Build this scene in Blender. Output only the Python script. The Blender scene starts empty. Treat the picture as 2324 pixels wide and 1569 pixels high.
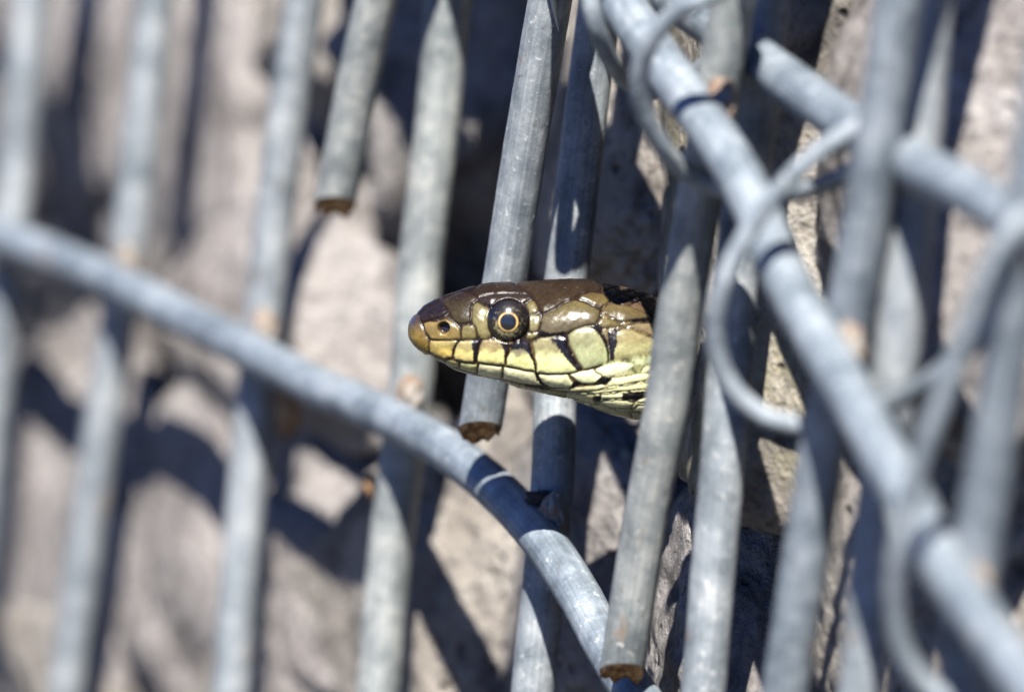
import bpy, bmesh, math, random
import numpy as np
from mathutils import Vector, Matrix, noise

# ------------------------------------------------------------------ frame of the place
# lengths in metres.  Camera-frame vectors are (right, up, towards the camera).
W = 0.123            # width of the focal plane that the picture shows
D = 1.0              # focus distance
PX = W / 2323.0
UPC = Vector((0.11, 1.0, 0.17)).normalized()          # true vertical as the tilted camera sees it
FW = (Vector((0, 0, -1)) - UPC * Vector((0, 0, -1)).dot(UPC)).normalized()
RT = FW.cross(UPC).normalized()
M = Matrix((RT, FW, UPC))                              # camera frame -> world
FOCUS = Vector((0, 0, 0.11))
CAM = FOCUS + M @ Vector((0, 0, D))
def C2W(v): return M @ Vector(v)
def P(px, py, d):
    """point seen at (px, py) of the 2323 x 1569 picture, d cm beyond the focal plane"""
    k = (D + d * 0.01) / D
    return CAM + M @ Vector(((px - 1161.5) * PX * k, (784.5 - py) * PX * k, -(D + d * 0.01)))

scene = bpy.context.scene
# ------------------------------------------------------------------ camera
cd = bpy.data.cameras.new('camera')
cam = bpy.data.objects.new('camera', cd)
scene.collection.objects.link(cam)
cam.matrix_world = Matrix.Translation(CAM) @ M.to_4x4()
cd.sensor_width = 36
cd.lens = 36 * D / W
cd.clip_start = 0.05
cd.clip_end = 200
cd.dof.use_dof = True
cd.dof.focus_distance = D + 0.007
cd.dof.aperture_fstop = 13.0
cd.dof.aperture_blades = 0
scene.camera = cam
# ------------------------------------------------------------------ sky and sun
SUNC = Vector((-0.085, 1.0, 1.0)).normalized()
SUNW = C2W(SUNC)
elev = math.asin(SUNW.z)
world = bpy.data.worlds.new('World')
scene.world = world
world.use_nodes = True
wn = world.node_tree
bg = wn.nodes['Background']
sky = wn.nodes.new('ShaderNodeTexSky')
sky.sky_type = 'NISHITA'
sky.sun_disc = False
sky.sun_elevation = elev
sky.sun_rotation = math.atan2(SUNW.x, SUNW.y)
sky.air_density = 0.6
sky.dust_density = 0.0
sky.altitude = 1500
sky.ozone_density = 8.0
tint = wn.nodes.new('ShaderNodeMix'); tint.data_type = 'RGBA'; tint.blend_type = 'MULTIPLY'
tint.inputs[0].default_value = 1.0
tint.inputs[7].default_value = (0.45, 0.72, 1.12, 1)                 # a deep, clear blue, the same all round
wn.links.new(sky.outputs[0], tint.inputs[6])
wn.links.new(tint.outputs[2], bg.inputs[0])
bg.inputs[1].default_value = 0.055
sl = bpy.data.lights.new('sun', 'SUN')
sl.energy = 5.0
sl.angle = math.radians(0.5)
sl.color = (1.0, 0.965, 0.91)
sun = bpy.data.objects.new('sun', sl)
scene.collection.objects.link(sun)
sun.rotation_euler = SUNW.to_track_quat('Z', 'Y').to_euler()
sun.location = FOCUS + SUNW * 2
scene.view_settings.view_transform = 'Standard'
scene.view_settings.look = 'None'
scene.view_settings.exposure = 1.97
scene.view_settings.gamma = 1
scene.render.engine = 'CYCLES'
scene.cycles.max_bounces = 4
scene.cycles.diffuse_bounces = 1
scene.cycles.glossy_bounces = 2

# ------------------------------------------------------------------ helpers
COL = scene.collection
def tag(o, label=None, cat=None, group=None, kind=None):
    if label: o['label'] = label
    if cat: o['category'] = cat
    if group: o['group'] = group
    if kind: o['kind'] = kind
    return o
def empty(name, loc):
    o = bpy.data.objects.new(name, None)
    o.empty_display_size = 0.01
    o.location = loc
    COL.objects.link(o)
    return o
def mesh_obj(name, verts, faces, mat, parent=None, smooth=True, uvs=None):
    """verts in world space; the object sits under its parent without moving"""
    me = bpy.data.meshes.new(name)
    off = Vector(parent.location) if parent is not None else Vector((0, 0, 0))
    p = parent
    while p is not None and p.parent is not None:
        p = p.parent
        off = off + Vector(p.location)
    me.from_pydata([tuple(Vector(v) - off) for v in verts], [], faces)
    me.materials.append(mat)
    if smooth:
        me.polygons.foreach_set('use_smooth', [True] * len(me.polygons))
    if uvs is not None:
        uv = me.uv_layers.new(name='UVMap')
        li = np.zeros(len(me.loops), dtype=np.int32)
        me.loops.foreach_get('vertex_index', li)
        uv.data.foreach_set('uv', np.asarray(uvs, dtype=np.float32)[li].ravel())
    me.update()
    o = bpy.data.objects.new(name, me)
    COL.objects.link(o)
    o.parent = parent
    return o
def catmull(pts, n):
    """n points per span through pts (list of Vector)"""
    out = []
    m = len(pts)
    for i in range(m - 1):
        p0 = pts[i - 1] if i > 0 else pts[0] * 2 - pts[1]
        p1, p2 = pts[i], pts[i + 1]
        p3 = pts[i + 2] if i + 2 < m else pts[-1] * 2 - pts[-2]
        for k in range(n):
            t = k / n
            out.append(0.5 * ((2 * p1) + (p2 - p0) * t + (2 * p0 - 5 * p1 + 4 * p2 - p3) * t * t
                              + (3 * p1 - p0 - 3 * p2 + p3) * t ** 3))
    out.append(pts[-1].copy())
    return out
def tube(name, pts, r, mat, parent, sides=20, spans=10, rough=0.02, seed=0.0, taper_end=0.0, oval=1.0, cut=None):
    """round wire through pts, slightly uneven; returns object"""
    c = catmull([Vector(p) for p in pts], spans)
    n = len(c)
    verts, faces, uvs = [], [], []
    up = None
    L = 0.0
    LT = sum((c[i + 1] - c[i]).length for i in range(n - 1))
    for i in range(n):
        t = (c[min(i + 1, n - 1)] - c[max(i - 1, 0)]).normalized()
        if up is None:
            up = t.orthogonal().normalized()
        up = (up - t * up.dot(t)).normalized()
        sd = t.cross(up)
        if i: L += (c[i] - c[i - 1]).length
        for k in range(sides):
            a = 2 * math.pi * k / sides
            rr = r
            if taper_end and i >= n - 3:
                rr *= 1 - taper_end * (i - (n - 3)) / 2.0
            dirv = up * math.cos(a) * oval + sd * math.sin(a)
            p = c[i] + dirv * rr
            q = p * 220 + Vector((seed * 7.1, seed * 3.3, 0))
            rr2 = noise.noise(q) * rough * 0.5 + noise.noise(q * 3) * rough * 0.4
            q2 = p + dirv * rr * rr2
            if cut is not None and LT - L < 4 * r:
                kk = 1 - (LT - L) / (4 * r)
                q2 = q2 - t * ((q2 - c[i]).dot(cut) / t.dot(cut)) * kk
            verts.append(q2)
            uvs.append((k / sides, L * 10))
    for i in range(n - 1):
        for k in range(sides):
            k2 = (k + 1) % sides
            faces.append((i * sides + k, i * sides + k2, (i + 1) * sides + k2, (i + 1) * sides + k))
    for i, flip in ((0, True), (n - 1, False)):
        if i and cut is not None: continue
        ring = [i * sides + k for k in range(sides)]
        faces.append(tuple(reversed(ring)) if flip else tuple(ring))
    return mesh_obj(name, verts, faces, mat, parent, True, uvs)

# ------------------------------------------------------------------ materials
def new_mat(name):
    m = bpy.data.materials.new(name)
    m.use_nodes = True
    nt = m.node_tree
    return m, nt, nt.nodes['Principled BSDF'], nt.links
def N(nt, typ, **kw):
    nd = nt.nodes.new(typ)
    for k, v in kw.items():
        if k in nd.inputs: nd.inputs[k].default_value = v
        else: setattr(nd, k, v)
    return nd
def ramp(nt, stops, interp='LINEAR'):
    r = nt.nodes.new('ShaderNodeValToRGB')
    r.color_ramp.interpolation = interp
    e = r.color_ramp.elements
    e[0].position, e[0].color = stops[0][0], (*stops[0][1], 1)
    e[1].position, e[1].color = stops[-1][0], (*stops[-1][1], 1)
    for p, c in stops[1:-1]:
        x = e.new(p); x.color = (*c, 1)
    return r
def mix(nt, fac, a, b, blend='MIX'):
    n = nt.nodes.new('ShaderNodeMix'); n.data_type = 'RGBA'; n.blend_type = blend
    for sock, v in ((n.inputs[0], fac), (n.inputs[6], a), (n.inputs[7], b)):
        if hasattr(v, 'default_value') or hasattr(v, 'is_linked'): nt.links.new(v, sock)
        elif isinstance(v, (int, float)): sock.default_value = v
        else: sock.default_value = (*v, 1)
    return n.outputs[2]

def zinc_material(name, tint=(1, 1, 1), worn=0.0):
    m, nt, b, lk = new_mat(name)
    geo = N(nt, 'ShaderNodeNewGeometry')
    uv = N(nt, 'ShaderNodeUVMap'); 
    mp = N(nt, 'ShaderNodeMapping'); mp.inputs['Scale'].default_value = (26, 1.6, 1)
    lk.new(uv.outputs[0], mp.inputs[0])
    streak = N(nt, 'ShaderNodeTexNoise', Scale=1.0, Detail=5, Roughness=0.65); lk.new(mp.outputs[0], streak.inputs['Vector'])
    big = N(nt, 'ShaderNodeTexNoise', Scale=150, Detail=6, Roughness=0.68); lk.new(geo.outputs['Position'], big.inputs['Vector'])
    fine = N(nt, 'ShaderNodeTexNoise', Scale=900, Detail=4, Roughness=0.7); lk.new(geo.outputs['Position'], fine.inputs['Vector'])
    vor = N(nt, 'ShaderNodeTexVoronoi', Scale=620); lk.new(geo.outputs['Position'], vor.inputs['Vector'])
    T = lambda c: tuple(c[i] * tint[i] * 0.62 for i in range(3))
    base = ramp(nt, [(0.35, T((0.145, 0.168, 0.185))), (0.5, T((0.25, 0.277, 0.297))), (0.65, T((0.385, 0.405, 0.415)))])
    lk.new(big.outputs[0], base.inputs[0])
    st = ramp(nt, [(0.36, (0.60, 0.62, 0.64)), (0.64, (1.12, 1.10, 1.07))]); lk.new(streak.outputs[0], st.inputs[0])
    c1 = mix(nt, 0.8, base.outputs[0], st.outputs[0], 'MULTIPLY')
    sp = ramp(nt, [(0.0, (0.72, 0.74, 0.76)), (1.0, (1.22, 1.21, 1.19))]); lk.new(vor.outputs['Color'], sp.inputs[0])
    c2 = mix(nt, 0.55, c1, sp.outputs[0], 'MULTIPLY')
    # thin dirt and white bloom in specks
    fr = ramp(nt, [(0.60, (0, 0, 0)), (0.72, (1, 1, 1))]); lk.new(fine.outputs[0], fr.inputs[0])
    c3 = mix(nt, fr.outputs[0], c2, T((0.56, 0.56, 0.53)))
    fd = ramp(nt, [(0.30, (1, 1, 1)), (0.40, (0, 0, 0))]); lk.new(fine.outputs[0], fd.inputs[0])
    c4 = mix(nt, fd.outputs[0], c3, T((0.15, 0.15, 0.145)))
    # a few rusty freckles
    ru = N(nt, 'ShaderNodeTexNoise', Scale=160, Detail=3); lk.new(geo.outputs['Position'], ru.inputs['Vector'])
    rr = ramp(nt, [(0.66, (0, 0, 0)), (0.76, (1, 1, 1))]); lk.new(ru.outputs[0], rr.inputs[0])
    rw = N(nt, 'ShaderNodeMath', operation='MULTIPLY'); rw.inputs[1].default_value = 0.5 + worn; lk.new(rr.outputs[0], rw.inputs[0])
    c5 = mix(nt, rw.outputs[0], c4, (0.20, 0.125, 0.07))
    lk.new(c5, b.inputs['Base Color'])
    b.inputs['Metallic'].default_value = 0.15
    b.inputs['Specular IOR Level'].default_value = 0.35
    rg = ramp(nt, [(0.3, (0.5,) * 3), (0.7, (0.7,) * 3)]); lk.new(fine.outputs[0], rg.inputs[0])
    lk.new(rg.outputs[0], b.inputs['Roughness'])
    ad = N(nt, 'ShaderNodeMath', operation='ADD'); lk.new(fine.outputs[0], ad.inputs[0]); lk.new(streak.outputs[0], ad.inputs[1])
    bp = N(nt, 'ShaderNodeBump', Strength=0.35, Distance=0.00022); lk.new(ad.outputs[0], bp.inputs['Height'])
    lk.new(bp.outputs[0], b.inputs['Normal'])
    return m
ZINC = zinc_material('galvanised_wire')
ZINC_OLD = zinc_material('weathered_galvanised_wire', (1.06, 1.03, 0.95), 0.2)
ZINC_SKY = zinc_material('sky_tinted_galvanised_wire', (0.82, 0.87, 0.93))  # blue of the reflected sky put into the zinc colour
ZINC_SPIRAL = zinc_material('spiral_wire_zinc', (1.02, 1.06, 1.10))

m, nt, b, lk = new_mat('weld_scale'); WELD = m
geo = N(nt, 'ShaderNodeNewGeometry')
n1 = N(nt, 'ShaderNodeTexNoise', Scale=330, Detail=5, Roughness=0.7); lk.new(geo.outputs['Position'], n1.inputs['Vector'])
r1 = ramp(nt, [(0.30, (0.17, 0.075, 0.03)), (0.42, (0.26, 0.15, 0.09)), (0.52, (0.33, 0.27, 0.22)), (0.66, (0.40, 0.40, 0.39))])
lk.new(n1.outputs[0], r1.inputs[0]); lk.new(mix(nt, 1.0, r1.outputs[0], (0.42, 0.43, 0.42), 'MULTIPLY'), b.inputs['Base Color'])
b.inputs['Roughness'].default_value = 0.75
bp = N(nt, 'ShaderNodeBump', Strength=0.6, Distance=0.0005); lk.new(n1.outputs[0], bp.inputs['Height']); lk.new(bp.outputs[0], b.inputs['Normal'])

m, nt, b, lk = new_mat('rusty_cut'); RUST = m
geo = N(nt, 'ShaderNodeNewGeometry')
n1 = N(nt, 'ShaderNodeTexNoise', Scale=700, Detail=5, Roughness=0.7); lk.new(geo.outputs['Position'], n1.inputs['Vector'])
r1 = ramp(nt, [(0.32, (0.04, 0.022, 0.012)), (0.48, (0.20, 0.095, 0.03)), (0.62, (0.42, 0.25, 0.10)), (0.75, (0.5, 0.42, 0.3))])
lk.new(n1.outputs[0], r1.inputs[0]); lk.new(r1.outputs[0], b.inputs['Base Color'])
b.inputs['Roughness'].default_value = 0.85
bp = N(nt, 'ShaderNodeBump', Strength=0.7, Distance=0.0005); lk.new(n1.outputs[0], bp.inputs['Height']); lk.new(bp.outputs[0], b.inputs['Normal'])

def stone_material(name, cols, lichen=0.0):
    cols = [(c[0] * 0.74, c[1] * 0.74, c[2] * 0.74) for c in cols]
    m, nt, b, lk = new_mat(name)
    geo = N(nt, 'ShaderNodeNewGeometry')
    oi = N(nt, 'ShaderNodeObjectInfo')
    n1 = N(nt, 'ShaderNodeTexNoise', Scale=45, Detail=8, Roughness=0.65, Distortion=0.6); lk.new(geo.outputs['Position'], n1.inputs['Vector'])
    n2 = N(nt, 'ShaderNodeTexNoise', Scale=420, Detail=6, Roughness=0.7); lk.new(geo.outputs['Position'], n2.inputs['Vector'])
    v = N(nt, 'ShaderNodeTexVoronoi', Scale=330); lk.new(geo.outputs['Position'], v.inputs['Vector'])
    r1 = ramp(nt, [(0.28, cols[0]), (0.5, cols[1]), (0.72, cols[2])]); lk.new(n1.outputs[0], r1.inputs[0])
    r2 = ramp(nt, [(0.32, (0.38, 0.36, 0.35)), (0.50, (0.95, 0.95, 0.95)), (0.68, (1.35, 1.34, 1.31))]); lk.new(n2.outputs[0], r2.inputs[0])
    c = mix(nt, 0.85, r1.outputs[0], r2.outputs[0], 'MULTIPLY')
    # dark pits
    pm = N(nt, 'ShaderNodeTexNoise', Scale=70, Detail=3); lk.new(geo.outputs['Position'], pm.inputs['Vector'])
    p1 = ramp(nt, [(0.10, (1, 1, 1)), (0.26, (0, 0, 0))]); lk.new(v.outputs['Distance'], p1.inputs[0])
    p2 = ramp(nt, [(0.5, (0, 0, 0)), (0.62, (1, 1, 1))]); lk.new(pm.outputs[0], p2.inputs[0])
    pit = N(nt, 'ShaderNodeMath', operation='MULTIPLY'); lk.new(p1.outputs[0], pit.inputs[0]); lk.new(p2.outputs[0], pit.inputs[1])
    c = mix(nt, pit.outputs[0], c, (0.06, 0.052, 0.045))
    sn = N(nt, 'ShaderNodeTexNoise', Scale=38, Detail=7, Roughness=0.72, Distortion=1.2); lk.new(geo.outputs['Position'], sn.inputs['Vector'])
    sr = ramp(nt, [(0.50, (0, 0, 0)), (0.62, (0.8, 0.8, 0.8))]); lk.new(sn.outputs[0], sr.inputs[0])
    c = mix(nt, sr.outputs[0], c, (0.05, 0.045, 0.042))
    if lichen:
        ln = N(nt, 'ShaderNodeTexNoise', Scale=60, Detail=6, Roughness=0.6); lk.new(geo.outputs['Position'], ln.inputs['Vector'])
        lr = ramp(nt, [(0.48, (0, 0, 0)), (0.6, (lichen,) * 3)]); lk.new(ln.outputs[0], lr.inputs[0])
        c = mix(nt, lr.outputs[0], c, (0.26, 0.235, 0.12))
    lk.new(c, b.inputs['Base Color'])
    b.inputs['Roughness'].default_value = 0.88
    b.inputs['Specular IOR Level'].default_value = 0.25
    h = N(nt, 'ShaderNodeMath', operation='SUBTRACT'); lk.new(n2.outputs[0], h.inputs[0]); lk.new(pit.outputs[0], h.inputs[1])
    ad = N(nt, 'ShaderNodeMath', operation='ADD'); lk.new(h.outputs[0], ad.inputs[0]); lk.new(n1.outputs[0], ad.inputs[1])
    bp = N(nt, 'ShaderNodeBump', Strength=1.0, Distance=0.004); lk.new(ad.outputs[0], bp.inputs['Height']); lk.new(bp.outputs[0], b.inputs['Normal'])
    return m
STONE = [stone_material('pinkish_limestone', ((0.25, 0.222, 0.208), (0.40, 0.365, 0.345), (0.52, 0.485, 0.465))),
         stone_material('beige_limestone', ((0.26, 0.226, 0.19), (0.41, 0.37, 0.325), (0.52, 0.485, 0.435))),
         stone_material('grey_limestone', ((0.18, 0.163, 0.155), (0.30, 0.278, 0.265), (0.42, 0.395, 0.375))),
         stone_material('lichen_limestone', ((0.27, 0.24, 0.195), (0.43, 0.39, 0.335), (0.53, 0.50, 0.445)), 0.5)]

m, nt, b, lk = new_mat('dark_soil'); SOIL = m
geo = N(nt, 'ShaderNodeNewGeometry')
n1 = N(nt, 'ShaderNodeTexNoise', Scale=60, Detail=8, Roughness=0.7); lk.new(geo.outputs['Position'], n1.inputs['Vector'])
r1 = ramp(nt, [(0.3, (0.035, 0.028, 0.022)), (0.7, (0.13, 0.105, 0.08))]); lk.new(n1.outputs[0], r1.inputs[0]); lk.new(r1.outputs[0], b.inputs['Base Color'])
b.inputs['Roughness'].default_value = 0.95
bp = N(nt, 'ShaderNodeBump', Strength=0.8, Distance=0.004); lk.new(n1.outputs[0], bp.inputs['Height']); lk.new(bp.outputs[0], b.inputs['Normal'])
m, nt, b, lk = new_mat('gravelly_ground'); GROUND = m
geo = N(nt, 'ShaderNodeNewGeometry')
n1 = N(nt, 'ShaderNodeTexNoise', Scale=35, Detail=8, Roughness=0.7); lk.new(geo.outputs['Position'], n1.inputs['Vector'])
r1 = ramp(nt, [(0.3, (0.03, 0.03, 0.026)), (0.7, (0.085, 0.08, 0.07))]); lk.new(n1.outputs[0], r1.inputs[0]); lk.new(r1.outputs[0], b.inputs['Base Color'])
b.inputs['Roughness'].default_value = 0.95

# ------------------------------------------------------------------ geometry of the two mesh panels
def dY(x, y): return -0.01317 * (x - 1480) - 0.0008 * (y - 700)      # inner (flat) panel
def dX(x, y): return -1.1 - 0.01216 * (x - 1410)                      # outer, leaning panel
OFFY, OFFX = 0.95, 1.15                                               # cross wires lie outside the uprights
RW = 0.00268
HV = C2W(Vector((1.75, -1.0, 4.5)).normalized())                      # along the wall
HV = (HV - Vector((0, 0, 1)) * HV.z).normalized()
UPW = Vector((0, 0, 1))
NV = UPW.cross(HV).normalized()
if (CAM - FOCUS).dot(NV) < 0: NV = -NV                                # outward
ORG = P(1480, 700, 0)
def WALL(s, z, n):
    """s cm along the wall, height z cm, n cm outward of the inner panel"""
    return Vector((ORG.x, ORG.y, 0)) + HV * (s * 0.01) + UPW * (z * 0.01) + NV * (n * 0.01)

# ------------------------------------------------------------------ setting: ground and earth behind the stones
g = 60
gv, gf = [], []
for iy in range(g + 1):
    for ix in range(g + 1):
        fx, fy = ix / g * 2 - 1, iy / g * 2 - 1
        x, y = math.copysign(abs(fx) ** 3 * 60, fx), math.copysign(abs(fy) ** 3 * 60, fy)
        gv.append((x, y, noise.noise(Vector((x * 9, y * 9, 0))) * 0.004 - 0.003))
for iy in range(g):
    for ix in range(g):
        a = iy * (g + 1) + ix
        gf.append((a, a + 1, a + g + 2, a + g + 1))
tag(mesh_obj('ground', gv, gf, GROUND), kind='structure')
ev, ef = [], []
nx, nz = 70, 26
for iz in range(nz + 1):
    for ix in range(nx + 1):
        s, z = -95 + ix / nx * 170, -1 + iz / nz * 46
        q = Vector((s * 0.11, z * 0.11, 3.0))
        ev.append(WALL(s, z, -19 + 2.2 * noise.noise(q) + 0.8 * noise.noise(q * 3)))
for iz in range(nz):
    for ix in range(nx):
        a = iz * (nx + 1) + ix
        ef.append((a, a + 1, a + nx + 2, a + nx + 1))
tag(mesh_obj('earth_bank', ev, ef, SOIL), kind='structure')

# ------------------------------------------------------------------ stones
def stone(loc, size, mat, seed, label, group=None, rot=0.0, planes=12, sub=5, cut=1.0, face=None, facen=None):
    rnd = random.Random(seed)
    pl = []
    for i in range(planes):
        zc = 1 - 2 * (i + 0.5) / planes
        a = i * 2.39996 + rnd.uniform(-0.5, 0.5)
        r = math.sqrt(max(0, 1 - zc * zc))
        v = Vector((r * math.cos(a), r * math.sin(a), zc)) + Vector((rnd.uniform(-.25, .25), rnd.uniform(-.25, .25), rnd.uniform(-.25, .25)))
        pl.append((v.normalized(), rnd.uniform(0.80, 1.0) * cut))
    if face:
        pl.append((Vector((0.8 + rnd.uniform(-.15, .15), 0.45 + rnd.uniform(-.25, .25), 0.30 + rnd.uniform(-.2, .25))).normalized(), face))
    if facen: pl.append((Vector(facen).normalized(), 0.42))
    bm = bmesh.new()
    bmesh.ops.create_icosphere(bm, subdivisions=sub, radius=1)
    R = Matrix.Rotation(rot, 3, 'Z') @ Matrix.Rotation(rnd.uniform(-.25, .25), 3, 'X')
    A = np.array([list(p[0]) for p in pl]); Dp = np.array([p[1] for p in pl])
    dirs = np.array([v.co[:] for v in bm.verts])
    dot = dirs @ A.T
    t = np.where(dot > 0.05, Dp / np.maximum(dot, 0.05), 9)
    k = 34.0
    rad = -np.log(np.exp(-k * np.minimum(t, 3)).sum(1)) / k
    off = Vector((seed * 3.7, seed * 1.3, seed * 0.7))
    for v, rr in zip(bm.verts, rad):
        d = v.co.normalized()
        q = d * 1.7 + off
        f = noise.noise(q) * 0.10 + (0.5 - abs(noise.noise(q * 2.6))) * 0.07 + (0.4 - abs(noise.noise(q * 6))) * 0.05 + (0.4 - abs(noise.noise(q * 15))) * 0.02 + noise.noise(q * 34) * 0.008
        rr *= 1 + f
        l = R @ (d * rr)
        v.co = HV * (l.x * size[0] * .005) + NV * (l.y * size[2] * .005) + UPW * (l.z * size[1] * .005)
    me = bpy.data.meshes.new('stone')
    bm.to_mesh(me); bm.free()
    me.materials.append(mat)
    me.polygons.foreach_set('use_smooth', [True] * len(me.polygons))
    o = bpy.data.objects.new('stone', me)
    o.location = loc
    COL.objects.link(o)
    tag(o, label, 'stone', group)
    return o
GST = 'stones packed behind the wire mesh'
PLAIN = 'pale pinkish limestone rock packed behind the bare uprights of the wire mesh'
def wstone(s, z, n, size, mat, seed, label=PLAIN, group=GST, **kw):
    return stone(WALL(s, z, n), size, STONE[mat], seed, label, group, **kw)
# (s, z, n, (length, height, depth))
BIG = [   # (px, py, d, (length, height, depth), material, seed)
    (1935, 440, 0.2, (7.4, 9.4, 3.5), 3, 15),
    (1800, 1490, 1.6, (7.0, 5.4, 3.6), 2, 25),
    (2230, 330, -4.4, (7.0, 7.8, 2.7), 0, 16),
    (2200, 1330, -2.4, (7.0, 6.4, 2.9), 1, 26),
    (1470, 260, 5.6, (6.5, 5.0, 1.6), 1, 14),
    (1420, 1330, 5.6, (7.0, 4.4, 2.2), 2, 24),
    (1090, 1380, 9.6, (7.0, 5.4, 2.7), 1, 27),
    (800, 1420, 13.0, (6.0, 4.8, 2.6), 0, 29),
]
SMALL = []
rs = random.Random(8)
for px0, py0, d0, w_, h_, mi in [   # left, out of focus: x, y, distance, width and height seen (cm), material
    (455, 230, 20.5, 1.7, 6.0, 0), (555, 300, 18.6, 1.6, 6.2, 0), (590, 760, 16.8, 1.4, 3.4, 0), (215, 110, 24, 1.5, 3.4, 0), (105, -30, 26, 1.4, 2.4, 0),
    (830, 20, 15.8, 2.2, 4.4, 1), (440, 660, 20.8, 1.4, 3.2, 2), (760, 760, 14.9, 1.5, 3.4, 0), (330, 60, 25, 2.2, 4.5, 1), (690, 60, 20, 2.2, 4.6, 0),
    (560, 1000, 21, 2.4, 3.6, 0)] + [(x, y, dY(x, y) + 4.9, w, h, mi) for x, y, w, h, mi in [
    (5, 1230, 1.2, 6.0, 0), (95, 1260, 1.2, 5.6, 0), (185, 1330, 1.15, 5.6, 0), (290, 1270, 1.2, 5.4, 0), (385, 1330, 1.15, 5.0, 0),
    (478, 1240, 1.25, 5.2, 0), (565, 1400, 1.1, 4.0, 1), (650, 1470, 1.2, 2.8, 1), (745, 1360, 1.5, 2.6, 0), (-70, 1300, 1.3, 6.0, 1), (240, 1560, 1.6, 3.0, 1)]]:
    SMALL.append((px0, py0, d0 - (1.5 if py0 > 700 else 0.3), (rs.uniform(5.0, 6.5), h_, w_ * 1.06), mi, 100 + len(SMALL)))
LAB = {15: 'rough limestone rock with yellowish lichen behind the loops of the coiled binding wire',
       25: 'grey pitted limestone rock under the lichen rock, behind the sloping cross wire',
       16: 'pinkish limestone rock beside the lichen rock, behind the upper straight cross wire',
       26: 'beige limestone rock under the widest loop of the coiled binding wire',
       14: 'narrow beige limestone rock above the neck of the snake',
       24: 'grey stained limestone rock under the throat of the snake',
       27: 'beige limestone rock under the chin of the snake, behind the bent cross wire',
       29: 'pinkish limestone rock beside the beige rock that lies under the snake chin'}
for px0, py0, d0, sz, mi, sd in BIG:
    stone(P(px0, py0, d0), sz, STONE[mi], sd, LAB[sd], GST, rot=random.Random(sd).uniform(-.12, .12), sub=6, face=0.66)
for px0, py0, d0, sz, mi, sd in SMALL:
    stone(P(px0, py0, d0), sz, STONE[mi], sd, ['pale pinkish limestone rock behind the bare uprights and the long bent cross wire', 'pale beige limestone rock behind the bare uprights and the long bent cross wire',
          'dull grey limestone rock behind the bare uprights and the long bent cross wire'][mi], GST + [', pinkish', ', beige', ', grey'][mi], rot=random.Random(sd).uniform(-.2, .2), sub=5, face=0.7)
stone(P(1110, -640, 9.0), (7.0, 5.0, 3.4), STONE[0], 77, 'unseen pinkish limestone rock added overhead to shade the stones behind the snake', GST, sub=5)  # added out of view to cast shade on the stones behind the snake
for x_, y_, d_, sz_, sd_, lb_ in [(1115, 330, 13.0, (6.0, 8.0, 2.8), 78, 'grey limestone rock added with its face turned down into shade behind the snake head'),
                                  (165, 400, 27.0, (6.0, 6.0, 2.2), 79, 'grey limestone rock added as a dark pocket, face turned down into shade, between two blurred uprights'),
                                  (760, 1060, 17.0, (6.0, 4.0, 2.6), 80, 'grey limestone rock added as a dark pocket, face turned down into shade, under the long bent cross wire')]:
    stone(P(x_, y_, d_), sz_, STONE[2], sd_, lb_, GST, sub=5, facen=(0.72, 0.35, -0.85))  # added rocks, faces turned away from the sun to make dark areas
for i in range(14):
    wstone(-34 + (i % 7) * 7.6 + (3 if i > 6 else 0), 5 + 8.5 * (i // 7) + rs.uniform(-1, 1), -11.5 + rs.uniform(-1, 1), (8.6, 9.6, 7), i % 3, 50 + i, 'limestone rock deep in the shade behind the front stones', 'inner stones of the wire basket', sub=4)

# ------------------------------------------------------------------ inner panel (flat)
def weld(parent, p, r, seed, sq=(1.0, 1.0, 0.8)):
    bm = bmesh.new(); bmesh.ops.create_icosphere(bm, subdivisions=4, radius=1)
    vs, fs = [], []
    for v in bm.verts:
        d = v.co.normalized()
        q = d * 2.2 + Vector((seed * 5.1, seed, 0))
        rr = r * (1 + 0.28 * noise.noise(q) + 0.14 * noise.noise(q * 3))
        vs.append(Vector(p) + HV * d.x * rr * sq[0] + UPW * d.z * rr * sq[1] + NV * d.y * rr * sq[2])
    fs = [tuple(v.index for v in f.verts) for f in bm.faces]
    bm.free()
    return mesh_obj('weld', vs, fs, WELD, parent)
def cut_end(parent, c, t, r, seed, cut):
    """ragged, slightly hollow rusty shear face at the end of a wire; t points out of the wire"""
    t = t.normalized(); u = t.orthogonal().normalized(); w = t.cross(u)
    vs, fs = [], []
    nr, ns = 6, 24
    for j in range(nr + 1):
        f = j / nr
        for k in range(ns):
            a = 2 * math.pi * k / ns
            q = Vector((math.cos(a) * f * 2, math.sin(a) * f * 2, seed * 3.1))
            h = -1.1 * r * (1 - f ** 3) * 0.9 + noise.noise(q * 1.3) * 0.55 * r * (0.4 + 0.6 * f) + 0.24 * r + noise.noise(q * 4) * .08 * r
            rad = r * f * (0.965 + 0.05 * noise.noise(q * 2))
            o_ = u * math.cos(a) * rad + w * math.sin(a) * rad
            vs.append(c + o_ + t * (h - o_.dot(cut) / t.dot(cut)))
    for k in range(ns):   # skirt back over the wire
        a = 2 * math.pi * k / ns
        o_ = u * math.cos(a) * r * 0.93 + w * math.sin(a) * r * 0.93
        vs.append(c + o_ - t * (r * 0.25 + o_.dot(cut) / t.dot(cut)))
    for j in range(nr + 1):
        for k in range(ns):
            k2 = (k + 1) % ns
            fs.append((j * ns + k, j * ns + k2, (j + 1) * ns + k2, (j + 1) * ns + k))
    return mesh_obj('cut_end', vs, fs, RUST, parent)

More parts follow.
